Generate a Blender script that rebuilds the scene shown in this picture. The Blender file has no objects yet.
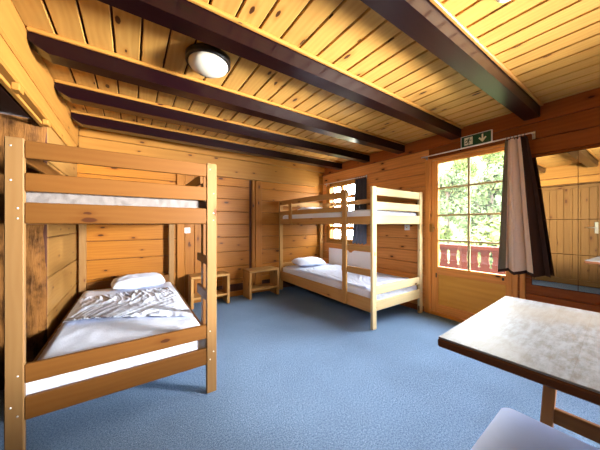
import bpy, math, random
from mathutils import Vector, Matrix, Euler, noise
random.seed(7)
PI = math.pi
sc = bpy.context.scene
COL = sc.collection

# ------------------------------------------------------------------ materials
def lin(r, g, b):
    f = lambda c: (c/255/12.92) if c/255 <= .04045 else ((c/255+.055)/1.055)**2.4
    return (f(r), f(g), f(b), 1.0)

class NT:
    def __init__(s, name):
        s.m = bpy.data.materials.new(name); s.m.use_nodes = True
        s.t = s.m.node_tree; s.n = s.t.nodes; s.l = s.t.links
        s.b = s.n['Principled BSDF']
    def node(s, typ, **kw):
        n = s.n.new(typ)
        for k, v in kw.items(): setattr(n, k, v)
        return n
    def link(s, a, b): s.l.new(a, b)
    def math(s, op, a, b=None, c=None):
        n = s.node('ShaderNodeMath', operation=op)
        for i, x in enumerate((a, b, c)):
            if x is None: continue
            if isinstance(x, (int, float)): n.inputs[i].default_value = x
            else: s.link(x, n.inputs[i])
        return n.outputs[0]
    def comb(s, x, y, z=0.0):
        n = s.node('ShaderNodeCombineXYZ')
        for i, v in enumerate((x, y, z)):
            if isinstance(v, (int, float)): n.inputs[i].default_value = v
            else: s.link(v, n.inputs[i])
        return n.outputs[0]
    def mix(s, fac, a, b, typ='MIX'):
        n = s.node('ShaderNodeMixRGB', blend_type=typ)
        for i, v in enumerate((fac, a, b)):
            if isinstance(v, (int, float)): n.inputs[i].default_value = v
            elif isinstance(v, tuple): n.inputs[i].default_value = v
            else: s.link(v, n.inputs[i])
        return n.outputs[0]
    def noise(s, vec, scale, detail=3, rough=.5):
        n = s.node('ShaderNodeTexNoise')
        n.inputs['Scale'].default_value = scale; n.inputs['Detail'].default_value = detail
        n.inputs['Roughness'].default_value = rough
        if vec is not None: s.link(vec, n.inputs['Vector'])
        return n.outputs['Fac']
    def bump(s, h, strength, dist=.01):
        n = s.node('ShaderNodeBump'); n.inputs['Strength'].default_value = strength
        n.inputs['Distance'].default_value = dist
        s.link(h, n.inputs['Height']); s.link(n.outputs[0], s.b.inputs['Normal'])
    def smooth(s, x, lo, hi, a=0.0, b=1.0):
        n = s.node('ShaderNodeMapRange', interpolation_type='SMOOTHSTEP')
        s.link(x, n.inputs[0])
        for i, v in zip((1, 2, 3, 4), (lo, hi, a, b)): n.inputs[i].default_value = v
        return n.outputs[0]

def wood(name, c1, c2, ck=(58, 26, 10), gain=(1, 1, 1), rough=.45, rv=.22, knot=.5, rings=9.0, contrast=1.0, spec=.16, big=.24):
    if name != 'worn_table_top': c1, c2 = [(a*.82, b*.82, c*.77) for a, b, c in (c1, c2)]
    t = NT(name)
    uv = t.node('ShaderNodeUVMap', uv_map='UVMap').outputs[0]
    sp = t.node('ShaderNodeSeparateXYZ'); t.link(uv, sp.inputs[0]); u, v = sp.outputs[0], sp.outputs[1]
    rnd = t.node('ShaderNodeAttribute', attribute_name='rnd').outputs['Fac']
    streak = t.noise(t.comb(t.math('MULTIPLY', u, 1.3), t.math('MULTIPLY', v, 15.0), rnd), 1.6, 6, .6)
    w = t.node('ShaderNodeTexWave', wave_type='BANDS', bands_direction='Y')
    w.inputs['Scale'].default_value = rings; w.inputs['Distortion'].default_value = 9.0
    w.inputs['Detail'].default_value = 2.0; w.inputs['Detail Scale'].default_value = .9
    t.link(t.comb(t.math('MULTIPLY', u, .22), v, rnd), w.inputs['Vector'])
    vor = t.node('ShaderNodeTexVoronoi', voronoi_dimensions='2D', feature='F1')
    vor.inputs['Scale'].default_value = 1.0
    wob = t.noise(t.comb(t.math('MULTIPLY', u, 40.0), t.math('MULTIPLY', v, 60.0)), 1.0, 2)
    vv = t.math('ADD', t.math('MULTIPLY', v, 7.5), t.math('MULTIPLY', wob, .05))
    t.link(t.comb(t.math('MULTIPLY', u, 2.9), vv), vor.inputs['Vector'])
    cs = t.node('ShaderNodeSeparateXYZ'); t.link(vor.outputs['Color'], cs.inputs[0])
    gate = t.math('GREATER_THAN', cs.outputs[0], 1 - knot)
    r = t.math('MULTIPLY_ADD', cs.outputs[1], .07, .045)
    k1 = t.math('MULTIPLY', t.smooth(t.math('DIVIDE', vor.outputs['Distance'], r), .75, 1.15, 1, 0), gate)
    halo = t.math('MULTIPLY', t.smooth(t.math('DIVIDE', vor.outputs['Distance'], r), 1.0, 3.2, .45, 0), gate)
    f = t.math('ADD', t.math('MULTIPLY', w.outputs['Fac'], .22*contrast), t.math('MULTIPLY', streak, .75*contrast))
    f = t.math('ADD', f, t.math('SUBTRACT', halo, .1 + .5*(contrast-1)))
    g_ = lambda c: tuple(a*b for a, b in zip(lin(*c)[:3], gain)) + (1.0,)
    c = t.mix(f, g_(c1), g_(c2))
    br = t.math('MULTIPLY_ADD', t.math('SUBTRACT', rnd, .5), 2*rv, 1.0)
    bg_ = t.noise(t.comb(t.math('MULTIPLY', u, 1.2 if big < .4 else 3.5), t.math('MULTIPLY', v, 5.0), rnd), 1.0, 2 if big < .4 else 6)
    br = t.math('MULTIPLY', br, t.math('MULTIPLY_ADD', bg_, big, 1-big/2))
    c = t.mix(1.0, c, t.comb(br, br, br), 'MULTIPLY')
    c = t.mix(t.math('MULTIPLY', k1, .95), c, lin(*ck))
    t.link(c, t.b.inputs['Base Color'])
    t.b.inputs['Roughness'].default_value = rough
    t.b.inputs['Specular IOR Level'].default_value = spec
    t.bump(streak, .12, .004)
    return t.m

def plain(name, rgb, rough=.5, metal=0.0, spec=.5, noise_amt=.08, nscale=30.0, bump=0.0):
    t = NT(name)
    tc = t.node('ShaderNodeTexCoord').outputs['Object']
    nz = t.noise(tc, nscale, 4)
    br = t.math('MULTIPLY_ADD', t.math('SUBTRACT', nz, .5), 2*noise_amt, 1.0)
    c = t.mix(1.0, lin(*rgb), t.comb(br, br, br), 'MULTIPLY')
    t.link(c, t.b.inputs['Base Color'])
    t.b.inputs['Roughness'].default_value = rough; t.b.inputs['Metallic'].default_value = metal
    t.b.inputs['Specular IOR Level'].default_value = spec
    if bump: t.bump(nz, bump, .01)
    return t.m

def carpet_mat():
    t = NT('carpet_blue')
    tc = t.node('ShaderNodeTexCoord').outputs['Object']
    n1 = t.noise(tc, 260, 3, .8); n2 = t.noise(tc, 95, 4, .8); n3 = t.noise(tc, 2.2, 3)
    f = t.math('ADD', t.math('MULTIPLY', n1, .55), t.math('MULTIPLY', n2, .45))
    f = t.smooth(f, .36, .64)
    c = t.mix(f, lin(66, 93, 128), lin(140, 170, 208))
    br = t.math('MULTIPLY_ADD', n3, .4, .8)
    c = t.mix(1.0, c, t.comb(br, br, br), 'MULTIPLY')
    t.link(c, t.b.inputs['Base Color'])
    t.b.inputs['Roughness'].default_value = .95; t.b.inputs['Specular IOR Level'].default_value = .1
    t.bump(f, .5, .006)
    return t.m

def cloth(name, rgb, rough=.9, amt=.05, weave=260, bump=.15):
    t = NT(name)
    tc = t.node('ShaderNodeTexCoord').outputs['Object']
    n = t.noise(tc, weave, 2); n2 = t.noise(tc, 7, 4, .6)
    br = t.math('MULTIPLY_ADD', t.math('SUBTRACT', n2, .5), 2*amt, 1.0)
    t.link(t.mix(1.0, lin(*rgb), t.comb(br, br, br), 'MULTIPLY'), t.b.inputs['Base Color'])
    t.b.inputs['Roughness'].default_value = rough; t.b.inputs['Specular IOR Level'].default_value = .2
    t.bump(t.math('ADD', t.math('MULTIPLY', n, .3), n2), bump, .02)
    return t.m

def glass_mat(name, refl=.07):
    t = NT(name)
    tr = t.node('ShaderNodeBsdfTransparent'); tr.inputs[0].default_value = (.95, .97, .97, 1)
    gl = t.node('ShaderNodeBsdfGlossy'); gl.inputs['Roughness'].default_value = .02
    ge = t.node('ShaderNodeNewGeometry'); dp = t.node('ShaderNodeVectorMath', operation='DOT_PRODUCT')
    t.link(ge.outputs['Incoming'], dp.inputs[0]); t.link(ge.outputs['Normal'], dp.inputs[1])
    fr = t.node('ShaderNodeMath', operation='MULTIPLY_ADD')          # Schlick reflectance, the same from both sides
    t.link(t.math('POWER', t.math('SUBTRACT', 1.0, t.math('ABSOLUTE', dp.outputs['Value'])), 5.0), fr.inputs[0]); fr.inputs[1].default_value = .9; fr.inputs[2].default_value = .04
    mx = t.node('ShaderNodeMixShader')
    tl = t.node('ShaderNodeBsdfTranslucent'); m0 = t.node('ShaderNodeMixShader'); m0.inputs[0].default_value = .005   # faint translucent veil imitates glare haze on the panes
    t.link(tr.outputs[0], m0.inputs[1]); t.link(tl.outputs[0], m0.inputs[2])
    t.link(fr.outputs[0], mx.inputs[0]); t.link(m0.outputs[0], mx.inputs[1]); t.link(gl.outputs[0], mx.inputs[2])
    t.link(mx.outputs[0], t.n['Material Output'].inputs[0])
    return t.m

def leaf_mat(name, c1, c2):
    t = NT(name)
    rnd = t.node('ShaderNodeAttribute', attribute_name='rnd').outputs['Fac']
    t.link(t.mix(rnd, lin(*c1), lin(*c2)), t.b.inputs['Base Color'])
    t.b.inputs['Roughness'].default_value = .8
    return t.m

def log_mat():
    t = NT('weathered_log')
    uv = t.node('ShaderNodeUVMap', uv_map='UVMap').outputs[0]
    sp = t.node('ShaderNodeSeparateXYZ'); t.link(uv, sp.inputs[0]); u, v = sp.outputs[0], sp.outputs[1]
    n1 = t.noise(t.comb(t.math('MULTIPLY', u, 3.0), t.math('MULTIPLY', v, 30.0)), 1.5, 6, .65)
    n2 = t.noise(t.comb(t.math('MULTIPLY', u, 5.0), t.math('MULTIPLY', v, 9.0), 3.0), 1.4, 4, .6)
    c = t.mix(t.smooth(n2, .3, .62), lin(48, 27, 10), lin(112, 74, 36))
    c = t.mix(t.math('MULTIPLY', t.smooth(n1, .45, .75), .6), c, lin(110, 74, 44))
    crack = t.smooth(n1, .26, .36, 1, 0)
    c = t.mix(t.math('MULTIPLY', crack, .8), c, lin(34, 20, 12))
    t.link(c, t.b.inputs['Base Color']); t.b.inputs['Roughness'].default_value = .9; t.b.inputs['Specular IOR Level'].default_value = .08
    t.bump(n1, .6, .02)
    return t.m

def table_mat():
    t = NT('worn_table_top')
    uv = t.node('ShaderNodeUVMap', uv_map='UVMap').outputs[0]
    sp = t.node('ShaderNodeSeparateXYZ'); t.link(uv, sp.inputs[0]); u, v = sp.outputs[0], sp.outputs[1]
    n1 = t.noise(t.comb(t.math('MULTIPLY', u, 9.0), t.math('MULTIPLY', v, 40.0)), 1.0, 6, .65)
    n2 = t.noise(t.comb(t.math('MULTIPLY', u, 18.0), t.math('MULTIPLY', v, 30.0), 4.0), 1.3, 6, .7)
    n3 = t.noise(t.comb(u, v, 9.0), 2.2, 3)
    f = t.math('ADD', t.math('MULTIPLY', n1, .5), t.math('MULTIPLY', n2, .5))
    c = t.mix(t.smooth(f, .36, .62), lin(74, 70, 68), lin(106, 111, 117))
    c = t.mix(t.smooth(n3, .42, .62), c, t.mix(.45, c, lin(102, 90, 72)))
    # glued staves run along the grain
    st = t.math('FRACT', t.math('MULTIPLY', v, 9.0))
    c = t.mix(t.math('MULTIPLY', t.smooth(st, .0, .03, 1, 0), .35), c, lin(70, 56, 44))
    t.link(c, t.b.inputs['Base Color']); t.b.inputs['Specular IOR Level'].default_value = .35
    t.link(t.math('MULTIPLY_ADD', n2, .3, .3), t.b.inputs['Roughness'])
    t.bump(f, .15, .004)
    return t.m

M = dict(
    ceil=wood('ceiling_pine', (226, 178, 110), (192, 134, 72), gain=(1.2, 1.16, .95), rv=.10, knot=.4),
    wall=wood('wall_pine', (212, 152, 88), (172, 110, 56), gain=(.88, .71, .33), rv=.14, knot=.45),
    wallb=wood('right_wall_lit_pine', (158, 98, 52), (120, 68, 33), gain=(3.6, 4.2, 4.2), rv=.12, knot=.35, rings=7),  # same right wall pine, brightened so the far boards look lit
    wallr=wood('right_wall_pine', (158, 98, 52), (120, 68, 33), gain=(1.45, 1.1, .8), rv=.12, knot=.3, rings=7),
    purlin=wood('golden_pine', (200, 142, 70), (172, 112, 48), rv=.08, knot=.3, rings=5),
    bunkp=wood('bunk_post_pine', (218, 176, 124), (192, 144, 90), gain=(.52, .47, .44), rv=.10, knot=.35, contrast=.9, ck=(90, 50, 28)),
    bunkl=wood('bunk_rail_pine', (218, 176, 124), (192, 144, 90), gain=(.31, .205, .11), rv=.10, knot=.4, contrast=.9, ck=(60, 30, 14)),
    bunke=wood('bunk_lit_pine', (246, 226, 186), (230, 204, 160), gain=(1.25, 1.25, 1.25), rv=.06, knot=.35, contrast=.8, ck=(96, 60, 34)),  # bunk pine with the light on the right bunk's near end painted in
    bunk=wood('bunk_pine', (218, 176, 124), (192, 144, 90), gain=(1.02, .92, .76), rv=.10, knot=.35, contrast=.9, ck=(110, 62, 34)),  # same pine as the left bunk, brightened in colour to stand in for light
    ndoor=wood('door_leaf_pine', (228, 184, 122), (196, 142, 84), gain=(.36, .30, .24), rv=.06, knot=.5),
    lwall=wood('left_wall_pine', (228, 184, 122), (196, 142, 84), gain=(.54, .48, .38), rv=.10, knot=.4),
    door=wood('door_pine', (228, 184, 122), (196, 142, 84), rv=.12, knot=.5),
    doorp=wood('panel_pine', (214, 160, 88), (188, 128, 62), gain=(1.8, 1.8, 1.3), rv=.05, knot=.12, rings=4),
    cas=wood('casing_pine', (176, 114, 62), (140, 82, 40), gain=(3.0, 3.3, 3.0), rv=.10, knot=.15),
    beam=wood('dark_beam', (28, 6, 11), (14, 3, 6), ck=(12, 5, 5), rough=.3, rv=.1, knot=.35, spec=.12),
    table=table_mat(),
    tedge=wood('table_edge', (86, 50, 32), (58, 32, 20), rough=.4, knot=.1),
    tleg=wood('table_leg', (182, 124, 74), (150, 96, 54), knot=.1),
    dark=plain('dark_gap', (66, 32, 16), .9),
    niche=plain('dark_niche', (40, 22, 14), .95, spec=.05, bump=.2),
    log=log_mat(),
    carpet=carpet_mat(),
    sheet=cloth('white_sheet', (218, 230, 255), bump=.35, weave=160),
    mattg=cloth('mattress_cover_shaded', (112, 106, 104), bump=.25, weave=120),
    mattl=cloth('mattress_cover_plain', (214, 224, 246), bump=.25, weave=120),
    matt=cloth('mattress_cover', (218, 230, 255), bump=.25, weave=120),
    pillow=cloth('pillow_case', (218, 230, 255), bump=.25),
    taupe=cloth('taupe_curtain', (226, 204, 184)),
    lining=cloth('curtain_lining', (112, 104, 88)),
    brown=cloth('brown_curtain', (58, 40, 34)),
    navy=cloth('slate_curtain', (62, 58, 62)),
    blueg=cloth('blue_grey_curtain', (104, 112, 130)),
    white=plain('white_enamel', (236, 234, 230), .35, noise_amt=.02),
    plast=plain('white_plastic', (232, 230, 226), .4, noise_amt=.02),
    seat=plain('white_seat', (176, 196, 252), .35, noise_amt=.04),
    chrome=plain('brushed_steel', (200, 198, 194), .3, 1.0, noise_amt=.03),
    screw=plain('zinc_screw', (220, 218, 214), .35, .7),
    black=plain('black_metal', (20, 14, 13), .4),
    opal=plain('opal_glass', (214, 212, 198), .25, noise_amt=.02),
    green=plain('sign_green', (16, 74, 44), .4, noise_amt=.03),
    signw=plain('sign_white', (240, 240, 214), .4, noise_amt=.02),
    red=plain('red_paint', (190, 60, 50), .5),
    rail=wood('red_railing', (124, 48, 24), (110, 40, 20), rv=.12, knot=.1),
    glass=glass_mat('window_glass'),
    grass=plain('hill_grass', (61, 76, 26), .9, noise_amt=.6, nscale=3.0),
    leafa=leaf_mat('spring_leaves', (56, 73, 20), (90, 100, 37)),
    leafb=leaf_mat('deep_leaves', (41, 58, 22), (73, 86, 41)),
    bark=plain('tree_bark', (74, 62, 52), .9, noise_amt=.3, bump=.4),
    bars=wood('bar_pine', (236, 214, 176), (208, 180, 138), knot=.05),
    deck=plain('balcony_boards', (60, 46, 34), .7, noise_amt=.2),
)
def mirror_mat():
    t = NT('mirror_silver'); t.b.inputs['Base Color'].default_value = (.78, .76, .70, 1)
    t.b.inputs['Metallic'].default_value = 1; t.b.inputs['Roughness'].default_value = .015
    return t.m
M['mirror'] = mirror_mat()

M['beam'].node_tree.nodes['Principled BSDF'].inputs['Coat Weight'].default_value = .35
M['beam'].node_tree.nodes['Principled BSDF'].inputs['Coat Roughness'].default_value = .22
# ------------------------------------------------------------------ mesh builder
class MB:
    def __init__(s): s.v = []; s.f = []; s.uv = []; s.r = []; s.m = []; s.sm = []
    def face(s, idx, uvs, rnd, mi=0, sm=False):
        s.f.append(idx); s.uv.append(uvs); s.r.append(rnd); s.m.append(mi); s.sm.append(sm)
    def box(s, lo, hi, bev=.003, grain=None, mat=None, mi=0, rnd=None):
        lo, hi = Vector(lo), Vector(hi); h = (hi-lo)/2; c = (hi+lo)/2
        if grain is None: grain = max(range(3), key=lambda i: h[i])
        o = [i for i in range(3) if i != grain]
        bev = min(bev, min(h)*.45)
        rnd = random.random() if rnd is None else rnd
        off = Vector((random.uniform(0, 40), random.uniform(0, 40)))
        b0 = len(s.v); idx = {}; loc = []
        for sx in (-1, 1):
            for sy in (-1, 1):
                for sz in (-1, 1):
                    sg = (sx, sy, sz)
                    for a in range(3):
                        p = Vector([sg[i]*(h[i] if i == a else h[i]-bev) for i in range(3)])
                        idx[(sg, a)] = len(s.v); loc.append(p)
                        q = p + c
                        s.v.append(tuple(mat @ q if mat else q))
        def add(keys):
            ids = [idx[k] for k in keys]; ps = [loc[i-b0] for i in ids]
            n = (ps[1]-ps[0]).cross(ps[2]-ps[0]); ce = sum(ps, Vector())/len(ps)
            if n.dot(ce) < 0: ids.reverse(); ps.reverse(); n = -n
            ax = max(range(3), key=lambda i: abs(n[i]))
            uvs = []
            for p in ps:
                q = p + c
                if ax == grain: uvs.append((q[o[0]]*.3+off.x, q[o[1]]+off.y))
                else:
                    other = o[1] if ax == o[0] else o[0]
                    uvs.append((q[grain]+off.x, q[other]+off.y))
            s.face(ids, uvs, rnd, mi)
        for a in range(3):
            b, d = [i for i in range(3) if i != a]
            for sa in (-1, 1):
                ks = []
                for sb, sd in ((-1, -1), (1, -1), (1, 1), (-1, 1)):
                    sg = [0]*3; sg[a] = sa; sg[b] = sb; sg[d] = sd; ks.append((tuple(sg), a))
                add(ks)
            for sb in (-1, 1):
                for sd in (-1, 1):
                    def K(sa, ax):
                        sg = [0]*3; sg[a] = sa; sg[b] = sb; sg[d] = sd; return (tuple(sg), ax)
                    add([K(-1, b), K(1, b), K(1, d), K(-1, d)])
        for sx in (-1, 1):
            for sy in (-1, 1):
                for sz in (-1, 1): add([((sx, sy, sz), a) for a in range(3)])
        return s
    def prism(s, poly, d0, d1, axis=0, mi=0, rnd=None, grain_uv=True):
        """extrude a 2-D polygon (in the two other axes, cyclic order) along axis"""
        rnd = random.random() if rnd is None else rnd
        n = len(poly); b = len(s.v); off = random.uniform(0, 30)
        def P(d, p):
            if axis == 0: return (d, p[0], p[1])
            if axis == 1: return (p[0], d, p[1])
            return (p[0], p[1], d)
        for d in (d0, d1):
            for p in poly: s.v.append(P(d, p))
        area = sum(poly[i][0]*poly[(i+1) % n][1]-poly[(i+1) % n][0]*poly[i][1] for i in range(n))
        ccw = area > 0
        if axis == 1: ccw = not ccw
        if d1 < d0: ccw = not ccw
        A = list(range(b, b+n)); B = list(range(b+n, b+2*n))
        uvp = [(p[1]+off, p[0]+off) for p in poly]
        top, bot = (B, list(reversed(A))) if ccw else (list(reversed(B)), A)
        s.face(top, uvp if ccw else list(reversed(uvp)), rnd, mi)
        s.face(bot, list(reversed(uvp)) if ccw else uvp, rnd, mi)
        for i in range(n):
            j = (i+1) % n
            q = [A[i], A[j], B[j], B[i]]
            uq = [(poly[i][1]+off, d0), (poly[j][1]+off, d0), (poly[j][1]+off, d1), (poly[i][1]+off, d1)]
            if not ccw: q.reverse(); uq.reverse()
            s.face(q, uq, rnd, mi)
        return s
    def lathe(s, prof, c=(0, 0, 0), segs=32, axis=2, mi=0, sm=True):
        c = Vector(c); b = len(s.v); n = len(prof)
        for k in range(segs):
            a = 2*PI*k/segs
            for r, z in prof:
                p = (r*math.cos(a), r*math.sin(a), z)
                if axis == 0: p = (p[2], p[0], p[1])
                if axis == 1: p = (p[1], p[2], p[0])
                s.v.append(tuple(c+Vector(p)))
        for k in range(segs):
            k2 = (k+1) % segs
            for i in range(n-1):
                q = [b+k*n+i, b+k2*n+i, b+k2*n+i+1, b+k*n+i+1]
                s.face(q, [(i*.05, k*.05)]*4, .5, mi, sm)
        return s
    def tube(s, pts, r, segs=10, mi=0, caps=True):
        pts = [Vector(p) for p in pts]; b = len(s.v); up = Vector((0, 0, 1))
        for i, p in enumerate(pts):
            d = (pts[min(i+1, len(pts)-1)]-pts[max(i-1, 0)]).normalized()
            x = d.cross(up if abs(d.z) < .95 else Vector((1, 0, 0))).normalized(); y = d.cross(x)
            for k in range(segs):
                a = 2*PI*k/segs; s.v.append(tuple(p+(x*math.cos(a)+y*math.sin(a))*r))
        for i in range(len(pts)-1):
            for k in range(segs):
                k2 = (k+1) % segs
                s.face([b+i*segs+k, b+i*segs+k2, b+(i+1)*segs+k2, b+(i+1)*segs+k], [(i, k*.01)]*4, .5, mi, True)
        if caps:
            s.face([b+k for k in range(segs)][::-1], [(0, 0)]*segs, .5, mi)
            e = b+(len(pts)-1)*segs
            s.face([e+k for k in range(segs)], [(0, 0)]*segs, .5, mi)
        return s
    def grid(s, nx, ny, fn, mi=0, rnd=.5, close=False, sm=True):
        b = len(s.v)
        for j in range(ny+1):
            for i in range(nx+1): s.v.append(tuple(fn(i/nx, j/ny)))
        for j in range(ny):
            for i in range(nx):
                a = b+j*(nx+1)+i
                m_ = mi(i/nx, j/ny) if callable(mi) else mi
                s.face([a, a+1, a+nx+2, a+nx+1], [(i/nx, j/ny), ((i+1)/nx, j/ny), ((i+1)/nx, (j+1)/ny), (i/nx, (j+1)/ny)], rnd, m_, sm)
        return s
    def build(s, name, mat, parent=None, loc=None, rot=None):
        me = bpy.data.meshes.new(name); me.from_pydata(s.v, [], s.f); me.validate(clean_customdata=False)
        uvl = me.uv_layers.new(name='UVMap')
        at = me.attributes.new('rnd', 'FLOAT', 'FACE')
        i = 0
        for fi, p in enumerate(me.polygons):
            at.data[fi].value = s.r[fi]; p.material_index = s.m[fi]; p.use_smooth = s.sm[fi]
            for k in range(p.loop_total): uvl.data[p.loop_start+k].uv = s.uv[fi][k]
        for mm in (mat if isinstance(mat, (list, tuple)) else [mat]): me.materials.append(mm)
        me.update()
        o = bpy.data.objects.new(name, me); COL.objects.link(o)
        if parent: o.parent = parent
        if loc: o.location = loc
        if rot: o.rotation_euler = rot
        return o

def thing(name, label, cat, loc=(0, 0, 0), rz=0.0, group=None):
    o = bpy.data.objects.new(name, None); o.empty_display_size = .1; COL.objects.link(o)
    o.location = loc; o.rotation_euler = (0, 0, rz); o['label'] = label; o['category'] = cat
    if group: o['group'] = group
    return o
def tag(o, label, cat, group=None):
    o['label'] = label; o['category'] = cat
    if group: o['group'] = group
    return o
def struct(o): o['kind'] = 'structure'; return o
def copy_tree(o, parent=None):
    c = o.copy(); COL.objects.link(c); c.parent = parent
    for ch in list(o.children): copy_tree(ch, c)
    return c

# ------------------------------------------------------------------ room numbers (metres; camera stands over the origin)
XL, XR, YB, YF, ZC = -.54, 3.333, 4.047, -1.75, 2.382

# floor
mb = MB(); mb.box((-1.45, YF-.2, -.08), (XR+.2, YB+.2, 0), bev=0.0005)
struct(mb.build('floor', M['carpet']))

# ceiling : planks run front to back, dark grooves between them
mb = MB(); x = -.675
while x < XR+.1:
    mb.box((x+.006, YF, ZC), (x+.1405, YB+.02, ZC+.02), bev=.007, grain=1); x += .1465
mb.box((-1.5, YF-.2, ZC+.018), (XR+.22, YB+.22, ZC+.12), bev=.001, mi=1)
struct(mb.build('ceiling', [M['ceil'], M['dark']]))

def boards(mb, axis, d0, d1, a0, a1, seams, holes=(), gap=.003, bev=.004, joints=()):
    """horizontal boards of a wall. axis: wall normal axis (0 = wall runs along y). holes: (a0,a1,z0,z1)"""
    for z0, z1 in zip(seams[:-1], seams[1:]):
        cuts = [(a0, a1, z0, z1)]
        for h in holes:
            nxt = []
            for (p, q, s_, t_) in cuts:
                if h[1] <= p or h[0] >= q or h[3] <= s_ or h[2] >= t_: nxt.append((p, q, s_, t_)); continue
                if h[0] > p: nxt.append((p, h[0], s_, t_))
                if h[1] < q: nxt.append((h[1], q, s_, t_))
                pp, qq = max(p, h[0]), min(q, h[1])
                if h[2] > s_: nxt.append((pp, qq, s_, h[2]))
                if h[3] < t_: nxt.append((pp, qq, h[3], t_))
            cuts = nxt
        for (p, q, s_, t_) in cuts:
            if q-p < .004 or t_-s_ < .004: continue
            e0 = gap/2 if s_ == z0 else 0; e1 = gap/2 if t_ == z1 else 0
            if axis == 0: mb.box((d0, p, s_+e0), (d1, q, t_-e1), bev=bev, grain=1)
            else: mb.box((p, d0, s_+e0), (q, d1, t_-e1), bev=bev, grain=0)

# back wall
SEAM_B = [.2, .29, .504, .75, .987, 1.2, 1.41, 1.62, 1.83, 2.04, 2.2, ZC]
mb = MB()
boards(mb, 1, YB, YB+.03, -.62, XR+.03, SEAM_B, gap=.006, bev=.005)
mb.box((-.62, YB+.022, 0), (XR+.03, YB+.2, ZC), bev=.001, mi=1)
struct(mb.build('wall_back', [M['wall'], M['dark']]))
mb = MB(); mb.box((-.5, YB-.016, .001), (2.24, YB+.01, .085), bev=.003)
struct(mb.build('baseboard_back', M['wall']))
# heavy golden timber along the top of the back wall, rounded at its right end
mb = MB()
pr = [(-.515, 1.965), (3.10, 1.965), (3.15, 1.985), (3.17, 2.04), (3.175, 2.12), (3.16, 2.2), (3.18, 2.262), (-.515, 2.262)]
mb.prism(pr, YB-.075, YB-.004, axis=1)
for f_uv in mb.uv:
    for i, (a, b) in enumerate(f_uv): f_uv[i] = (b, a)
mb.box((-.515, YB-.085, 2.268), (XR-.01, YB-.004, ZC-.001), bev=.006, grain=0)
struct(mb.build('trim_1', M['purlin']))
# upright battens on the back wall
mb = MB()
mb.box((1.735, YB-.035, .09), (1.79, YB-.002, 1.962), bev=.004)
mb.box((1.795, YB-.045, .09), (1.915, YB-.002, 1.962), bev=.004)
mb.box((1.695, YB-.004, .09), (1.733, YB-.001, 1.962), bev=.001, mi=1)
mb.box((1.918, YB-.004, .09), (1.932, YB-.001, 1.962), bev=.001, mi=1)
struct(mb.build('trim_2', [M['wall'], M['dark']]))
mb = MB()
mb.box((.56, YB-.03, .09), (.665, YB-.002, 1.962), bev=.004)
mb.box((.67, YB-.02, .09), (.80, YB-.002, 1.962), bev=.004)
mb.box((.805, YB-.02, .09), (.93, YB-.002, 1.962), bev=.004)
struct(mb.build('trim_3', M['wall']))

# right wall with holes for the balcony door and the corner window
SW = (-1.6, -.35, .75, 2.15); DH = (.862, 1.80, -.01, 2.075); WH = (3.10, 3.86, .86, 1.985)
SEAM_R = [.0, .16, .33, .5, .66, .83, 1.0, 1.19, 1.36, 1.53, 1.72, 1.893, 2.05, 2.215, ZC]
mb = MB()
boards(mb, 0, XR, XR+.04, YF, YB, SEAM_R, [DH, WH, SW], gap=.005, bev=.004)
for (p, q, s_, t_) in ((YF, SW[0], 0, ZC), (SW[0], SW[1], 0, SW[2]), (SW[0], SW[1], SW[3], ZC), (SW[1], DH[0], 0, ZC), (DH[0], DH[1], DH[3], ZC), (DH[1], WH[0], 0, ZC), (WH[0], WH[1], 0, WH[2]), (WH[0], WH[1], WH[3], ZC), (WH[1], YB+.2, 0, ZC)):
    mb.box((XR+.03, p, s_), (XR+.16, q, t_), bev=.001, mi=1)
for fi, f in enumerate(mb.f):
    if mb.m[fi] == 0 and min(mb.v[i][1] for i in f) > 1.7: mb.m[fi] = 2  # far boards take the copy with light in its colour
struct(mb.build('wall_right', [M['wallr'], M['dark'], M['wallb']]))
mb = MB(); mb.box((XR-.016, 1.86, .001), (XR-.001, YB-.05, .075), bev=.003); mb.box((XR-.016, YF, .001), (XR-.001, .79, .075), bev=.003)
struct(mb.build('baseboard_right', M['wallr']))

# left wall : boards at the far end, deep niche of old logs, pine door near the camera
NY0, NY1, NZ = 1.62, 2.70, 1.985
mb = MB()
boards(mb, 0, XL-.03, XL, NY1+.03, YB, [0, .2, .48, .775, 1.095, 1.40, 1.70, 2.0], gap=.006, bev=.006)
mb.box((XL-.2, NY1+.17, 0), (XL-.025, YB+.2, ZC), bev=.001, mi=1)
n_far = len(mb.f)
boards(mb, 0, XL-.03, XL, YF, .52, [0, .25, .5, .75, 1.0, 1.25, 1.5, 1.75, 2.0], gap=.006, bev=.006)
for k in range(n_far, len(mb.f)): mb.m[k] = 2  # near boards get a darker copy, offsetting the side lamp in their colour
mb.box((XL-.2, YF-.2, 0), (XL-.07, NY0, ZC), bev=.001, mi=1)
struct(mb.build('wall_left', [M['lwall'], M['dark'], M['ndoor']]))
# niche shell
mb = MB()
mb.box((-1.5, NY0-.1, 0), (-1.32, NY1+.2, ZC), bev=.001)
mb.box((-1.34, NY0-.1, NZ+.02), (XL-.09, NY1+.16, ZC), bev=.001)
mb.box((-1.34, NY0-.12, 0), (XL-.04, NY0, NZ), bev=.001)
struct(mb.build('wall_niche', M['niche']))
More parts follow.
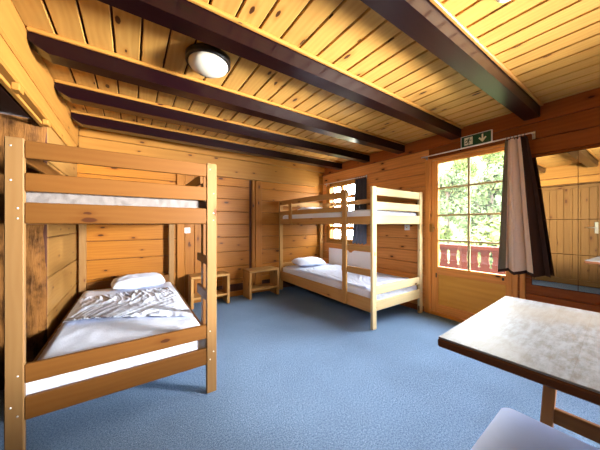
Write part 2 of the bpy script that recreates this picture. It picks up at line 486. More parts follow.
# weathered old log that makes the far cheek of the niche
mb = MB()
def cheek(u, v):
    x = -1.33 + u*(1.33+XL-.0); z = v*(NZ+.015)
    d = .018*noise.noise((x*5, z*2.2, 1.3)) + .010*noise.noise((x*16, z*5, 4.1))
    e = .03*max(0, (u-.9)/.1)**2
    return (x+.008*noise.noise((z*6, 2, u)) - .004, NY1 + d + e, z)
mb.grid(46, 90, cheek)
for q in mb.uv:
    for i, (a, b) in enumerate(q): q[i] = (b*2.0, a*.8)
o = mb.build('wall_cheek', M['log']); struct(o)
mb = MB(); mb.box((XL-.10, NY1-.012+.04, .001), (XL-.002, NY1+.05, 2.0), bev=.006)
o = mb.build('trim_4', M['dark']); struct(o)
# boxed golden timber along the top of the left wall
mb = MB()
mb.box((XL-.06, YF, 2.136), (-.515, YB-.09, ZC-.002), bev=.012, grain=1)
mb.box((XL-.06, YF, 2.0), (-.522, YB-.01, 2.128), bev=.01, grain=1)
mb.box((XL-.06, YF, 2.10), (-.535, YB-.1, 2.17), bev=.002, grain=1, mi=1)
struct(mb.build('trim_5', [M['purlin'], M['dark']]))
# pale lath with two small blocks under that timber
mb = MB()
mb.box((XL-.03, NY0+.002, 1.945), (XL-.004, NY1-.03, 1.966), bev=.003, grain=1)
for yy in (2.02, 2.6): mb.box((XL-.004, yy, 1.945), (XL+.03, yy+.07, 1.985), bev=.004)
struct(mb.build('trim_6', M['purlin']))
# front wall behind the camera, with a wide window
mb = MB()
boards(mb, 1, YF-.03, YF, -.7, XR+.03, [0, .25, .5, .75, 1.0, 1.25, 1.5, 1.75, 2.0, 2.2, ZC], [], gap=.005)
mb.box((-.7, YF-.2, 0), (XR+.2, YF-.028, ZC), bev=.001, mi=1)
struct(mb.build('wall_front', [M['wall'], M['dark']]))
# unseen window added in the right wall beside the camera for side light
w3 = struct(MB().box((XR-.03, SW[0]-.06, SW[2]-.04), (XR+.06, SW[1]+.06, SW[2]), bev=.004).build('window_1', M['cas']))
mb = MB()
mb.box((XR+.02, SW[0], SW[3]-.05), (XR+.06, SW[1], SW[3])); mb.box((XR+.02, SW[0], SW[2]+.0005), (XR+.06, SW[1], SW[2]+.05))
for yy in (SW[0], .5*(SW[0]+SW[1])-.025, SW[1]-.05): mb.box((XR+.025, yy, SW[2]+.051), (XR+.055, yy+.05, SW[3]-.051))
mb.build('window_frame', M['cas'], w3)

# pine plank door on the left wall (seen in the mirror)
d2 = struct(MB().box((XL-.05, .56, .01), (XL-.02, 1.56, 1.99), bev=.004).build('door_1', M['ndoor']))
mb = MB()
yy = .70
for k in range(7):
    mb.box((XL-.03, yy, .12), (XL-.008, yy+.104, 1.9), bev=.006, grain=2); yy += .108
mb.build('plank_panel', M['ndoor'], d2)
mb = MB()
for (a, b, c_, d_) in ((.60, .695, .02, 1.98), (1.46, 1.55, .02, 1.98)): mb.box((XL-.03, a, c_), (XL+.006, b, d_), bev=.004, grain=2)
mb.box((XL-.03, .695, 1.9), (XL+.006, 1.46, 1.98), bev=.004, grain=1); mb.box((XL-.03, .695, .02), (XL+.006, 1.46, .12), bev=.004, grain=1)
mb.box((XL-.03, 1.05, .12), (XL+.006, 1.14, 1.9), bev=.004, grain=2)
mb.build('door_stiles', M['ndoor'], d2)
mb = MB(); mb.box((XL-.02, .535, .01), (XL+.016, .592, 1.995), bev=.004); mb.box((XL-.02, 1.556, .01), (XL+.016, 1.61, 1.995), bev=.004)
mb.build('door_casing', M['ndoor'], d2)
mb = MB(); mb.box((XL+.006, .69, 1.03), (XL+.014, .735, 1.24), bev=.003)
mb.tube([(XL+.012, .712, 1.14), (XL+.05, .712, 1.14), (XL+.052, .73, 1.14), (XL+.05, .84, 1.14)], .009)
mb.build('door_handle', M['chrome'], d2)

# ------------------------------------------------------------------ ceiling beams
BZ = ZC-.124
beam_info = [(.69, .81, 'thick dark ceiling beam nearest the camera, its underside pale in the window light'),
             (1.395, 1.51, 'dark ceiling beam on the near side of the round lamp, ending left of the exit sign'),
             (2.15, 2.265, 'dark ceiling beam just beyond the round lamp, third from the camera'),
             (2.80, 2.915, 'dark ceiling beam second from the back wall, over the middle of the right bunk'),
             (3.46, 3.575, 'dark ceiling beam closest to the back wall')]
for y0, y1, lab in beam_info:
    t = thing('ceiling_beam', lab, 'beam', (0, y0, BZ), group='dark ceiling beams')
    mb = MB(); h = ZC-BZ-.001; xa, xb = -.512, XR-.003
    # chamfered left end: polygon in x,z extruded along y
    poly = [(xa+.09, 0), (xb, 0), (xb, h), (xa, h), (xa, .055), (xa+.03, .03)]
    mb.prism(poly, 0, y1-y0, axis=1)
    for q in mb.uv:
        for i, (a, b) in enumerate(q): q[i] = (b, a)
    # side and bottom faces get length-wise uv
    for fi, f in enumerate(mb.f):
        ps = [mb.v[i] for i in f]; xs = [p[0] for p in ps]
        if max(xs)-min(xs) > 1: mb.uv[fi] = [(p[0]+y0*3, p[1]+p[2]*1.3) for p in ps]
    mb.build('beam_body', M['beam'], t)
    mb = MB(); mb.box((xa, -.024, h-.024), (xb, -.001, h), bev=.008, grain=0); mb.box((xa, y1-y0+.001, h-.02), (xb, y1-y0+.02, h), bev=.008, grain=0)
    mb.build('cover_strip', M['purlin'], t)

# ------------------------------------------------------------------ round ceiling lamp, smoke detector
t = thing('ceiling_lamp', 'round white ceiling lamp with black rim between two dark beams', 'lamp', (.455, 1.815, ZC))
MB().lathe([(0, 0), (.135, 0), (.15, -.012), (.15, -.05), (.143, -.058), (.13, -.05), (0, -.05)], segs=48).build('lamp_rim', M['black'], t)
MB().lathe([(.13, -.048), (.132, -.062), (.122, -.078), (.10, -.092), (.06, -.103), (.025, -.107), (0, -.108)], segs=48).build('lamp_glass', M['opal'], t)
t = thing('smoke_detector', 'small white smoke detector on the ceiling planks at the top edge', 'smoke detector', (1.575, .444, ZC))
MB().lathe([(0, 0), (.05, 0), (.052, -.015), (.045, -.026), (.03, -.034), (0, -.035)], segs=32).build('detector_body', M['plast'], t)
MB().lathe([(0, -.034), (.012, -.034), (.011, -.04), (0, -.041)], segs=16).build('sensor_cap', M['chrome'], t)

# ------------------------------------------------------------------ bunk beds
W, L, H = 1.026, 2.15, 1.635
PW, PT = .068, .035
def pillow_mesh(w, d, h, seed):
    mb = MB()
    def f(top):
        def g(u, v):
            x, y = 2*u-1, 2*v-1
            k = max(0, (1-x**4))**.55*max(0, (1-y**4))**.55
            px = x*w/2*(1-.06*y*y); py = y*d/2*(1-.08*x*x)
            z = (h*.62*k if top else -h*.38*k) + .012*noise.noise((x*2.2+seed, y*2.2, top*3))*k + .006*noise.noise((x*6+seed, y*5, 9))*k
            return (px, py, z+h*.38)
        return g
    mb.grid(28, 22, f(1)); mb.grid(28, 22, lambda u, v: f(0)(1-u, v))
    return mb
def bunk(label, loc, rz, mir, mt, mp):
    t = thing('bunk_bed', label, 'bunk bed', loc, rz)
    X = (lambda a: W-a) if mir else (lambda a: a)
    def bx(mb, lo, hi, **k):
        x0, x1 = sorted((X(lo[0]), X(hi[0])))
        mb.box((x0, lo[1], lo[2]), (x1, hi[1], hi[2]), **k); return mb
    posts = []
    for (a, b) in ((0, 0), (W-PW, 0), (0, L-PT), (W-PW, L-PT)):
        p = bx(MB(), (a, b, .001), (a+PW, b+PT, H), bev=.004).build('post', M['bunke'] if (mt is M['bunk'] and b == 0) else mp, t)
        if b == 0:
            for z in (1.59, 1.42, 1.28, 1.23, .44, .29, .24):
                MB().lathe([(0, -.0015), (.004, -.001), (.0045, 0)], (X(a+PW/2)+random.choice((-.012, .012)), b-.0002, z), 10, axis=1).build('screw_head', M['screw'], p)
    # end boards
    for b, o in ((.004, 0), (L-.030, 1)):
        for z0, z1 in ((1.537, 1.627), (1.369, 1.463), (1.204, 1.312), (.392, .488), (.206, .322)):
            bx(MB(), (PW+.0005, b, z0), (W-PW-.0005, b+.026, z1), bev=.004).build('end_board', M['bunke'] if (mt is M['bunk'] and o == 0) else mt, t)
    # long boards on the ladder side (x = 0) and on the wall side
    LA0, LA1 = .40, .47
    for z0, z1 in ((1.545, 1.625), (1.365, 1.435)):
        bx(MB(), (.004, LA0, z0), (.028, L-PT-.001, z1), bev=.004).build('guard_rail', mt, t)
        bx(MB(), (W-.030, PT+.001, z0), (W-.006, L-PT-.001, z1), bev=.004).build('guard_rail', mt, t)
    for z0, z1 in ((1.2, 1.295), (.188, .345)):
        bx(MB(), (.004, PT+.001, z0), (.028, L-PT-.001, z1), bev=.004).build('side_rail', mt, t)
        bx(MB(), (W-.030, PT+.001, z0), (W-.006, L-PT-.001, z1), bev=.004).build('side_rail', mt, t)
    bx(MB(), (-.018, 1.70, 1.2), (.003, 1.79, 1.56), bev=.004).build('rail_block', mt, t)
    # ladder : one upright and its rungs to the near post
    bx(MB(), (-.026, LA0, .2), (.003, LA1, 1.64), bev=.004).build('ladder_post', mt, t)
    for z0, z1 in ((.885, .95), (.60, .68)):
        bx(MB(), (.004, PT+.001, z0), (.028, LA1+.04, z1), bev=.004).build('ladder_rung', mt, t)
    # slatted bases
    for zb in (1.205, .225):
        mb = MB()
        for k in range(13): bx(mb, (.03, .08+k*.16, zb), (W-.032, .16+k*.16, zb+.018), bev=.003)
        mb.build('slatted_base', mt, t)
    return t
BL, BR = (-.513, 1.82, 0), (2.259, 1.855, 0)
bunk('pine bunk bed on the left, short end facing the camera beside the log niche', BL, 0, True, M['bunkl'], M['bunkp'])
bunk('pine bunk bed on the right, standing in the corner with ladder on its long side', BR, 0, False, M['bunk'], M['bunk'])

def mattress(label, base, z, th, rz=0, seed=0, mat='matt'):
    def f(u, v):
        # unwrap: u around the cross-section, v along the length
        return None
    w, l = W-.105, L-.125
    mb = MB()
    def top(u, v):
        x, y = u*w, v*l
        ed = min(u, 1-u, v*2, (1-v)*2); r = min(1, ed/.035)
        zz = th - .018*(1-r)**2 + .006*noise.noise((x*3+seed, y*2.5, 1)) + .003*noise.noise((x*11, y*9+seed, 2))
        return (x, y, zz)
    mb.grid(40, 70, top)
    def side(pts):
        def g(u, v):
            p = pts(u); tz = top(min(1, max(0, p[2])), min(1, max(0, p[3])))[2]
            bul = .006*math.sin(PI*v)
            wr = .007*noise.noise((p[0]*16+v*3, p[1]*16, v*3.5+seed)) + .005*noise.noise((p[0]*38, p[1]*38-v*5, v*6+seed))
            return (p[0]+p[4]*(bul+wr), p[1]+p[5]*(bul+wr), tz*v)
        return g
    mb.grid(110, 12, side(lambda u: (u*w, 0, u, 0, 0, -1)))
    mb.grid(40, 6, side(lambda u: ((1-u)*w, l, 1-u, 1, 0, 1)))
    mb.grid(70, 6, side(lambda u: (w, u*l, 1, u, 1, 0)))
    mb.grid(70, 6, side(lambda u: (0, (1-u)*l, 0, 1-u, -1, 0)))
    mb.face([len(mb.v)+i for i in range(4)], [(0, 0)]*4, .5); mb.v += [(0, l, 0), (w, l, 0), (w, 0, 0), (0, 0, 0)]
    o = mb.build('mattress', M[mat], None, (base[0]+.0525, base[1]+.06, z))
    return tag(o, label, 'mattress')
mattress('white covered mattress on the lower deck of the left bunk', BL, .245, .165, seed=3, mat='mattl')
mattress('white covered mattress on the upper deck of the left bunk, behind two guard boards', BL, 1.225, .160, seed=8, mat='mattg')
mattress('white covered mattress on the lower deck of the right bunk', BR, .245, .185, seed=13)
mattress('white covered mattress on the upper deck of the right bunk, above the ladder', BR, 1.225, .15, seed=19)

def sheet(label, base, z, x0, x1, y0, y1, amp, seed, edge):
    mb = MB()
    def f(u, v):
        x = x0+u*(x1-x0); y = y0+v*(y1-y0)
        if v < .02: y += edge*(u-.5) 
        y += edge*(u-.5)*(1-v)
        a = math.atan2(x+.25, y-y0+.35)          # folds fan out from the near wall-side corner
        rr = math.hypot(x+.25, y-y0+.35)
        n0 = noise.noise((x*2.3+seed, y*2.3, seed))
        rg = lambda q, k: (1-abs(noise.noise((q, k, seed))*1.6))**3
        w = rg(a*7+n0*1.2, rr*1.1); w2 = rg(a*17+n0*2.0+3, rr*1.6)
        w3 = rg(x*17+n0*2.5, y*3.5+x*5)*min(1, max(0, v*1.6-.3)); w4 = rg(x*30+n0*3, y*7-x*6)*min(1, max(.15, v*1.6-.4))
        big = noise.noise((x*3+seed, y*3, 2))
        damp = min(1, min(u, 1-u)*14)*min(1, (1-v)*10)
        zz = amp*(.55*w+.45*w2+.7*w3+.4*w4+.5*big)*damp + amp*.5
        if v < .06: zz += .010*math.sin(PI*v/.06)
        return (x, y, max(.002, zz))
    mb.grid(130, 150, f)
    # thickness : underside skirt at the border
    o = mb.build('bed_sheet', M['sheet'], None, (base[0]+.0525, base[1]+.06, z))
    return tag(o, label, 'bed sheet')
sheet('rumpled white sheet spread over the far half of the left lower bed', BL, .245+.165+.006, .02, W-.125, .62, 1.62, .017, 2.7, -.25)
sheet('crumpled white sheet lying along the right lower bed', BR, .245+.185+.006, .02, W-.125, .08, 1.60, .014, 7.1, .0)

def pillow(label, loc, w, d, h, rz, seed, tilt=(0, 0)):
    o = pillow_mesh(w, d, h, seed).build('pillow', M['pillow'], None, loc, (tilt[0], tilt[1], rz))
    return tag(o, label, 'pillow')
pillow('white pillow at the head of the left lower bed', (BL[0]+.60, BL[1]+1.88, .436), .56, .36, .13, .06, 1.0, (.10, 0))
pillow('white pillow at the head of the right lower bed', (BR[0]+.47, BR[1]+1.87, .455), .58, .38, .12, -.12, 4.0, (.08, 0))
pillow('white pillow on the upper deck of the right bunk, behind the guard rails', (BR[0]+.55, BR[1]+1.84, 1.383), .60, .38, .13, .05, 9.0)

# ------------------------------------------------------------------ bedside cubes
def cube(label, loc, rz):
    t = thing('bedside_cube', label, 'bedside table', loc, rz)
    w, d, h, th = .545, .27, .455, .036
    mt = M['bunk']
    MB().box((0, 0, .001), (th, d, h-th-.0005), bev=.004, grain=2).build('side_panel', mt, t)
    MB().box((w-th, 0, .001), (w, d, h-th-.0005), bev=.004, grain=2).build('side_panel', mt, t)
    MB().box((0, 0, h-th), (w, d, h), bev=.006, grain=0).build('top_panel', mt, t)
    MB().box((th+.0005, .01, .125), (w-th-.0005, d-.005, .155), bev=.003, grain=0).build('shelf', mt, t)
    return t
cube('open pine bedside cube in front of the wall battens, beside the right bunk', (1.56, 3.70, 0), .03)
cube('open pine bedside cube half hidden behind the ladder of the left bunk', (.70, 3.74, 0), -.03)

# ------------------------------------------------------------------ balcony door (right wall)
d = struct(MB().box((XR+.01, DH[0]+.002, .003), (XR+.07, .905, 2.072), bev=.004).build('door_2', M['cas']))
mb = MB(); mb.box((XR-.02, 1.765, .003), (XR+.07, DH[1]-.002, 2.072), bev=.004); mb.box((XR-.02, .906, 2.045), (XR+.07, 1.764, 2.072), bev=.004)
mb.box((XR-.012, .86, .003), (XR+.008, .905, 2.07), bev=.004); mb.box((XR-.022, .80, .003), (XR-.002, .842, 2.06), bev=.004); mb.box((XR-.012, 1.802, .003), (XR-.001, 1.845, 2.072), bev=.004)
mb.build('door_casing', M['cas'], d)
mb = MB()
gy0, gy1, gz0, gz1 = .965, 1.678, .648, 2.0
mb.box((XR, gy1, .05), (XR+.045, 1.762, 2.042), bev=.005); mb.box((XR, .91, .05), (XR+.045, gy0, 2.042), bev=.005)
mb.box((XR, gy0, gz1), (XR+.045, gy1, 2.042), bev=.005); mb.box((XR, gy0, .545), (XR+.045, gy1, gz0), bev=.005); mb.box((XR, gy0, .05), (XR+.045, gy1, .15), bev=.005)
mb.build('door_leaf_frame', M['cas'], d)
MB().box((XR-.012, .906, .003), (XR+.09, 1.764, .049), bev=.003).build('threshold', M['cas'], d)
MB().box((XR+.015, gy0-.002, .15), (XR+.03, gy1+.002, .545), bev=.001, grain=1).build('lower_panel', M['doorp'], d)
mb = MB(); ym = 1.322
mb.box((XR+.008, ym-.012, gz0), (XR+.036, ym+.012, gz1), bev=.003)
for zz in (1.672, 1.318, .99):
    mb.box((XR+.009, gy0, zz-.012), (XR+.035, ym-.0125, zz+.012), bev=.003); mb.box((XR+.009, ym+.0125, zz-.012), (XR+.035, gy1, zz+.012), bev=.003)
mb.build('glazing_bars', M['bars'], d)
mb = MB(); zs = [gz0, .99, 1.318, 1.672, gz1]
for a, b in zip(zs[:-1], zs[1:]):
    mb.box((XR+.020, gy0, a), (XR+.024, ym, b), bev=.0003); mb.box((XR+.020, ym, a), (XR+.024, gy1, b), bev=.0003)
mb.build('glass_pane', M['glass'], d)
mb = MB(); mb.box((XR-.03, 1.73, 1.10), (XR-.001, 1.775, 1.21), bev=.006)
mb.box((XR-.03, 1.70, 1.145), (XR-.018, 1.73, 1.165), bev=.003)
mb.build('lock_case', M['purlin'], d)
mb = MB(); mb.box((XR-.005, gy0+.01, .59), (XR+.002, gy0+.03, .62), bev=.002); mb.box((XR-.005, 1.69, .5), (XR+.002, 1.705, .56), bev=.002)
mb.build('door_hinge', M['black'], d)

# corner window
w = struct(MB().box((XR-.03, WH[0]-.03, WH[2]-.03), (XR+.04, WH[1]+.03, WH[2]), bev=.004).build('window_2', M['purlin']))
mb = MB()
mb.box((XR-.012, WH[0]-.05, WH[2]), (XR+.06, WH[0]+.03, WH[3]), bev=.004); mb.box((XR-.012, WH[1]-.05, WH[2]), (XR+.06, WH[1]+.05, WH[3]), bev=.004)
mb.box((XR-.012, WH[0]+.03, WH[3]-.05), (XR+.06, WH[1]-.05, WH[3]+.04), bev=.004); mb.box((XR-.01, WH[0]+.03, WH[2]+.0005), (XR+.06, WH[1]-.05, WH[2]+.06), bev=.004)
mb.build('window_frame', M['purlin'], w)
mb = MB(); wy = .5*(WH[0]+WH[1])
mb.box((XR+.002, wy-.03, WH[2]+.06), (XR+.05, wy+.03, WH[3]-.05), bev=.004)
for zz in (1.13, 1.42, 1.72):
    mb.box((XR+.005, WH[0]+.03, zz-.03), (XR+.045, wy-.0305, zz+.03), bev=.003); mb.box((XR+.005, wy+.0305, zz-.03), (XR+.045, WH[1]-.05, zz+.03), bev=.003)
mb.build('glazing_bars', M['purlin'], w)
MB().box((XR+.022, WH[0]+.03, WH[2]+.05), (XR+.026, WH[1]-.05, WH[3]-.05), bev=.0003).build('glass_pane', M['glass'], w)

# ------------------------------------------------------------------ curtain rods and curtains
def rod(label, y0, y1, z, xo=.09):
    t = thing('curtain_rod', label, 'curtain rod', (XR-xo, y0, z))
    MB().tube([(0, 0, 0), (0, y1-y0, 0)], .007).build('rod', M['white'], t)
    for yy in (.03, y1-y0-.03):
        mb = MB(); mb.tube([(0, yy, 0), (xo-.003, yy, -.006)], .005); mb.box((xo-.008, yy-.012, -.045), (xo-.001, yy+.012, .025), bev=.002)
        mb.build('bracket', M['chrome'], t)
rod('thin metal curtain rod above the balcony door, under the exit sign', .707, 1.85, 2.097)
rod('thin metal curtain rod above the corner window', 2.84, 3.945, 2.02, .03)

def curtain(label, yt0, yt1, yb0, yb1, zt, zb, xo, folds, mats, sel, rings, seed, amp_t=.014, amp_b=.045):
    t = thing('curtain', label, 'curtain', (XR-xo, .5*(yt0+yt1), zt))
    c = .5*(yt0+yt1); mb = MB()
    def f(u, v):
        e = v**.85
        y = (yt0+(yt1-yt0)*u)*(1-e)+(yb0+(yb1-yb0)*u)*e - c
        a = amp_t*(1-e)+amp_b*e
        ph = folds*2*PI*u + .5*noise.noise((u*3, v*1.5, seed))
        x = a*math.sin(ph) + .35*a*math.sin(2.3*ph+1.0+seed)
        y += .25*a*math.sin(2*ph)
        return (x, y, -(zt-zb)*v + .012*math.sin(ph)*e)
    mb.grid(120, 44, f, mi=sel)
    mb.build('fabric', mats, t)
    for k in range(rings):
        mb = MB(); yy = yt0+(yt1-yt0)*(k+.5)/rings-c
        mb.lathe([(.0135, -.002), (.0165, -.002), (.0165, .002), (.0135, .002), (.0135, -.002)], (0, yy, .015), 14, axis=1)
        mb.box((-.004, yy-.006, -.012), (.004, yy+.006, .002), bev=.001)
        mb.build('ring', M['black'], t)
def selA(u, v):
    if v > .955: return 1
    return 1 if u < .30 else (2 if u > .9 else 0)
curtain('taupe curtain with dark brown edge drawn to the right of the balcony door', .765, .935, .60, .985, 2.075, .70, .10, 2.6, [M['taupe'], M['brown'], M['lining']], selA, 6, 1.0)
curtain('dark slate curtain bunched beside the corner window behind the right bunk', 2.84, 3.10, 2.84, 3.17, 2.0, .86, .029, 4.0, [M['navy'], M['blueg']], lambda u, v: 1 if v > .62 else 0, 5, 4.0, .009, .012)

# white panel between bed and wall below the corner window
t = thing('wall_panel', 'white panel standing behind the right lower bed below the window', 'panel', (XR-.04, 2.68, .03))
prof = [(0, 0), (1.12, 0), (1.12, .70), (.64, .70), (.60, .685), (.575, .66), (.54, .655), (.50, .66), (.475, .685), (.44, .70), (0, .70)]
MB().prism(prof, 0, .018, axis=0).build('panel_board', M['white'], t)
MB().box((-.004, .02, -.029), (.022, 1.10, -.0005), bev=.002).build('panel_foot', M['white'], t)

# ------------------------------------------------------------------ exit sign
t = thing('exit_sign', 'green and white exit sign with running figure and down arrow above the balcony door', 'sign', (XR-.002, 1.235, 2.185))
sw, sh = .316, .138
mb = MB(); mb.box((-.022, -sw/2, -sh/2), (0, sw/2, sh/2), bev=.002); mb.build('sign_case', M['plast'], t)
MB().box((-.0245, -sw/2+.009, -sh/2+.009), (-.0225, sw/2-.009, sh/2-.009), bev=.0004).build('sign_face', M['green'], t)
# sign drawn facing -x : left on the picture = +y
def sp_(mb, pts, cy, cz, k, d0=-.0262, d1=-.0247): mb.prism([(cy-px*k, cz+pz*k) for px, pz in pts], d0, d1, axis=0)
mb = MB()
sp_(mb, [(-.18, 1), (.18, 1), (.18, -.15), (.62, .3), (.86, .05), (0, -1), (-.86, .05), (-.62, .3), (-.18, -.15)], -.068, 0, .046)
mb.build('down_arrow', M['signw'], t)
mb = MB(); mb.box((-.0262, .03, -.045), (-.0247, .118, .045), bev=.0003); mb.build('doorway_field', M['signw'], t)
mb = MB(); cy, cz, k = .075, 0, .04
sp_(mb, [(.25+.17*math.cos(a*PI/6), .78+.17*math.sin(a*PI/6)) for a in range(12)], cy, cz, k, -.0276, -.0264)
for pts in ([(-.1, .55), (.3, .55), (.15, -.1), (-.25, -.1)], [(-.1, .5), (-.6, .45), (-.85, .05), (-.7, -.02), (-.5, .28), (-.1, .32)],
            [(.25, .5), (.5, .2), (.85, .25), (.85, .08), (.45, .02), (.15, .25)], [(-.25, -.1), (.15, -.1), (.35, -.5), (.15, -1), (-.02, -.95), (.12, -.5), (-.1, -.3)],
            [(-.25, -.1), (.0, -.15), (-.35, -.65), (-.95, -.6), (-.95, -.45), (-.45, -.45)]):
    sp_(mb, pts, cy, cz, k, -.0276, -.0264)
mb.build('running_figure', M['green'], t)

# ------------------------------------------------------------------ small wall switches
def switch(label, loc, rz):
    t = thing('wall_switch', label, 'switch', loc, rz)
    MB().box((-.04, -.012, -.04), (.04, -.0005, .04), bev=.004).build('switch_plate', M['plast'], t)
    MB().box((-.02, -.018, -.022), (.02, -.0125, .022), bev=.002).build('rocker', M['signw'], t)
    MB().box((-.008, -.0195, -.006), (.010, -.0183, .006), bev=.0004).build('indicator', M['red'], t)
switch('small white switch on the back wall behind the left bunk', (.70, YB-.022, 1.11), 0)
switch('small white switch on the right wall behind the right bunk, under its upper deck', (XR-.002, 2.11, 1.155), -PI/2)

# ------------------------------------------------------------------ mirror tiles
ys = [-.187, .125, .437, .747]; zs = [.60, .925, 1.245, 1.555, 1.863]
col_name = ['column farthest from curtain', 'middle column', 'column beside the curtain']
row_name = ['bottom', 'second lowest', 'second highest', 'top']
MB().box((XR-.012, ys[0]-.006, zs[0]-.006), (XR-.002, ys[-1]+.006, zs[-1]+.006), bev=.001).build('mirror_backing', M['dark'])
tag(bpy.data.objects['mirror_backing'], 'thin dark backing board behind the mirror tiles on the right wall', 'board')
for ci in range(3):
    for ri in range(4):
        lab = f'square mirror tile on the right wall, {row_name[ri]} in the {col_name[ci]}'
        o = MB().box((XR-.0185, ys[ci]+.002, zs[ri]+.002), (XR-.0125, ys[ci+1]-.002, zs[ri+1]-.002), bev=.0001).build('mirror_tile', M['mirror'])
        tag(o, lab, 'mirror', 'mirror tiles on the right wall')

# ------------------------------------------------------------------ table and seat
ta = math.radians(3.3)
t = thing('table', 'worn wooden table with a pale top in the right foreground', 'table', (1.013, .512, 0), ta)
TW, TL = .935, 1.45
MB().box((0, -TL, .712), (TW, 0, .744), bev=.005, grain=0).build('apron_edge', M['tedge'], t)
MB().box((.003, -TL+.003, .7445), (TW-.003, -.003, .752), bev=.003, grain=0).build('table_top', M['table'], t)
for yl in (-.27, -1.18):
    mb = MB(); x0 = .50
    rot = Matrix.Translation((x0, yl, .71)) @ Matrix.Rotation(.06 if yl > -.5 else -.06, 4, 'X') @ Matrix.Translation((-x0, -yl, -.71))
    mb.box((x0-.022, yl-.02, .012), (x0+.022, yl+.02, .711), bev=.004, mat=rot)
    mb.build('leg', M['tleg'], t)
MB().box((.488, -1.17, .335), (.512, -.245, .40), bev=.004).build('stretcher', M['tleg'], t)
mb = MB(); mb.prism([(-.40, .711), (-.62, .711), (-.95, .50), (-.95, .43), (-.88, .43)], .49, .51, axis=0)
mb.build('brace', M['tedge'], t)
MB().box((.25, -.245, .001), (.75, -.19, .03), bev=.004).build('foot', M['black'], t)
MB().box((.25, -1.26, .001), (.75, -1.2, .03), bev=.004).build('foot', M['black'], t)

t = thing('stool', 'white stool with rounded seat beside the table at the bottom right corner', 'stool', (1.085, .165, 0), math.radians(2))
mb = MB(); hs, rr = .205, .035
poly = []
for (sx, sy, a0) in ((1, 1, 0), (-1, 1, 90), (-1, -1, 180), (1, -1, 270)):
    for k in range(7):
        a = math.radians(a0+15*k); poly.append((sx*(hs-rr)+rr*math.cos(a), sy*(hs-rr)+rr*math.sin(a)))
mb.prism(poly, .425, .448, axis=2); mb.prism([(x_*.985, y_*.985) for x_, y_ in poly], .448, .451, axis=2)
mb.build('seat', M['seat'], t)
for sx in (-1, 1):
    for sy in (-1, 1):
        MB().tube([(sx*.13, sy*.13, .425), (sx*.165, sy*.165, .001)], .014).build('leg', M['chrome'], t)
mb = MB(); mb.tube([(-.14, -.14, .22), (.14, -.14, .22), (.14, .14, .22), (-.14, .14, .22), (-.14, -.14, .22)], .008); mb.build('stretcher', M['chrome'], t)

# ------------------------------------------------------------------ outside : balcony railing, hillside, trees
t = thing('balcony_railing', 'red balcony railing with vase shaped cutouts seen through the lower door panes', 'railing', (XR+1.17, 0, 0))
half = [(z, w*.60) for z, w in [(.05, 0), (.53, 0), (.532, .028), (.55, .030), (.56, .012), (.58, .014), (.61, .034), (.66, .042), (.70, .038), (.72, .024), (.735, .034), (.755, .030), (.77, .0), (.80, .0)]]
pitch = .152
for k in range(34):
    yc = -.6 + k*pitch + .03
    L_ = [(yc-pitch/2+.002+w_, z_) for z_, w_ in half]; R_ = [(yc+pitch/2-.002-w_, z_) for z_, w_ in half]
    mb = MB(); mb.prism(R_ + L_[::-1], 0, .022, axis=0); mb.build('railing_board', M['rail'], t)
MB().box((-.03, -.8, .80), (.05, 4.6, .86), bev=.006, grain=1).build('handrail', M['rail'], t)
MB().box((-.02, -.8, .001), (.04, 4.6, .05), bev=.004, grain=1).build('bottom_rail', M['rail'], t)
mb = MB()
for k in range(9): mb.box((XR+.18+k*.14, -1.5, -.03), (XR+.31+k*.14, 5.2, -.002), bev=.004, grain=1)
struct(mb.build('trim_7', M['deck']))

mb = MB()
def hill(u, v):
    x = 5.2+u*60; y = -40+v*95
    z = -2.6 + 17.0*(1/(1+math.exp(-(x-26)/7.0)))*(1/(1+math.exp((y-x*.72-2)/3.0))) - .25 + .5*noise.noise((x*.15, y*.15, 3)) + .15*noise.noise((x*.7, y*.7, 1))
    return (x, y, z)
mb.grid(60, 90, hill)
struct(mb.build('hillside', M['grass']))
def hz(x, y):
    return hill((x-5.2)/60, (y+40)/95)[2]
def tree_mesh(h, r, n, seed, mat):
    rs = random.Random(seed)
    tr = MB().tube([(0, 0, -.2), (.05*h*.1, 0, h*.3), (.02, .05, h*.6), (0, 0, h*.85)], .035*h*.5, 8)
    for k in range(5):
        a = rs.uniform(0, 6.28); tr.tube([(0, 0, h*(.35+.08*k)), (r*.5*math.cos(a), r*.5*math.sin(a), h*(.5+.09*k))], .008*h, 6)
    mb = MB(); blobs = []
    for k in range(16):
        a = rs.uniform(0, 6.28); q = rs.uniform(.1, .75)*r; zz = h*rs.uniform(.38, .88)
        q *= 1.0-.55*max(0, (zz/h-.6)/.4)
        blobs.append((q*math.cos(a), q*math.sin(a), zz, r*rs.uniform(.28, .48)))
    for k in range(n):
        b = rs.choice(blobs); d = Vector((rs.gauss(0, 1), rs.gauss(0, 1), rs.gauss(0, 1))).normalized()
        p = Vector(b[:3])+d*b[3]*rs.uniform(.6, 1.05); s_ = rs.uniform(.09, .2)*r*.42
        ax = Vector((rs.gauss(0, 1), rs.gauss(0, 1), rs.gauss(0, 1))).normalized(); bx_ = ax.cross(d).normalized(); 
        i = len(mb.v); mb.v += [tuple(p+ax*s_), tuple(p+bx_*s_*.6), tuple(p-ax*s_), tuple(p-bx_*s_*.6)]
        mb.face([i, i+1, i+2, i+3], [(0, 0), (1, 0), (1, 1), (0, 1)], rs.random())
    return tr, mb, mat
kinds = [(3.6, 1.3, 5000, 1, M['leafa']), (4.4, 1.3, 5000, 2, M['leafb']), (3.0, 1.35, 5000, 3, M['leafa'])]
protos = []
rt = random.Random(5)
labs = ['pale green leafy tree on the hillside, seen through the balcony door panes', 'darker green leafy tree on the hillside, seen through the balcony door panes', 'pale green low bushy tree on the hillside, seen through the balcony door panes']
spots = []
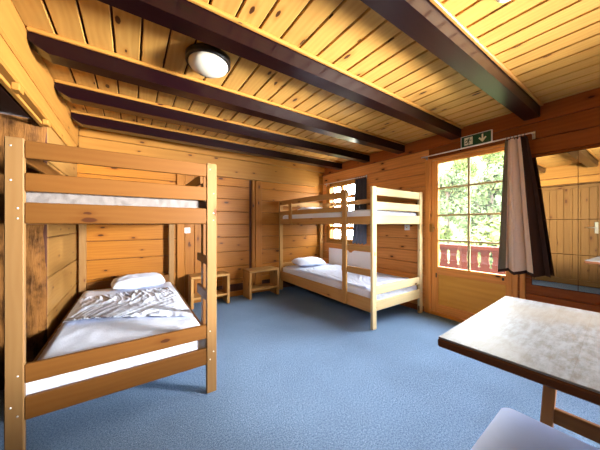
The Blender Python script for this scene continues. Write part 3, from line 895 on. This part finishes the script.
for row, (dist, nn) in enumerate(((9.5, 1), (13, 2), (17, 2), (21.5, 3), (26.5, 4))):
    for k in range(nn):
        frac = (k+.5+(.2 if row % 2 else -.2))/nn
        ang = math.radians(10+frac*23)
        spots.append((dist*math.cos(ang), dist*math.sin(ang), (row+k*2) % 3, rt.uniform(.9, 1.05)))
for (x, y, kk, s_) in spots:
    while len(protos) <= kk: protos.append(None)
    if protos[kk] is None:
        tr, lf, mt = tree_mesh(*kinds[kk])
        o = thing('leafy_tree', labs[kk], 'tree', group='trees on the hillside '+('low' if kk == 2 else 'dark' if kk == 1 else 'pale'))
        tr.build('trunk', M['bark'], o); lf.build('foliage', mt, o); protos[kk] = o
    else:
        o = copy_tree(protos[kk])
    o.location = (x, y, hz(x, y)-.05); o.scale = (s_, s_, s_); o.rotation_euler = (0, 0, rt.uniform(0, 6.28))

# ------------------------------------------------------------------ light
wd = bpy.data.worlds.new('sky'); sc.world = wd; wd.use_nodes = True
bg = wd.node_tree.nodes['Background']; bg.inputs[0].default_value = (.95, .97, 1.0, 1); bg.inputs[1].default_value = 42.0
def area(name, loc, rot, sx, sy, power, col=(1, 1, 1), portal=False):
    l = bpy.data.lights.new(name, 'AREA'); l.shape = 'RECTANGLE'; l.size = sx; l.size_y = sy; l.energy = power; l.color = col
    if portal: l.cycles.is_portal = True
    o = bpy.data.objects.new(name, l); COL.objects.link(o); o.location = loc; o.rotation_euler = rot; return o
# lamp added at that unseen window, aimed to brighten the left side
sl = area('added_side_light', (XR-.06, -.95, 1.36), (0, 0, 0), .9, .6, 190, (1, .97, .92))
sl.rotation_euler = (Vector((-.2, 2.6, 1.6))-Vector(sl.location)).to_track_quat('-Z', 'Y').to_euler(); sl.data.spread = math.radians(62)
fl = area('fill_light', (-.2, -1.5, 1.7), (0, 0, 0), .7, .5, 5.5, (1, .95, .9))
fl.rotation_euler = (Vector((3.0, 3.0, .85))-Vector(fl.location)).to_track_quat('-Z', 'Y').to_euler(); fl.data.spread = math.radians(48)
cw = area('corner_window_light', (XR+.22, 3.30, 1.5), (0, 0, 0), .55, .9, 85, (1, .96, .86))
cw.rotation_euler = Vector((-1, .75, -.12)).to_track_quat('-Z', 'Y').to_euler()
# portals guide the sky light through the two windows of the right wall
area('door_portal', (XR+.10, 1.32, 1.33), (0, PI/2, 0), 1.36, .72, 1, portal=True)
area('corner_portal', (XR+.10, 3.48, 1.43), (0, PI/2, 0), 1.1, .74, 1, portal=True)
sun = bpy.data.lights.new('sun', 'SUN'); sun.energy = 2.5; sun.angle = .02; sun.color = (1, .93, .82)
so = bpy.data.objects.new('sun', sun); COL.objects.link(so); so.rotation_euler = Euler((math.radians(48), 0, math.radians(-60)))

# ------------------------------------------------------------------ camera
cam = bpy.data.cameras.new('camera'); cam.sensor_width = 36; cam.lens = 248.53/600*36; cam.clip_start = .02
cam.shift_y = -.66/600
co = bpy.data.objects.new('camera', cam); COL.objects.link(co)
co.location = (0, 0, 1.2); co.rotation_euler = (PI/2, 0, -.5982)
sc.camera = co
sc.view_settings.view_transform = 'Standard'; sc.view_settings.look = 'None'; sc.view_settings.exposure = 0.0; sc.view_settings.gamma = 1.02
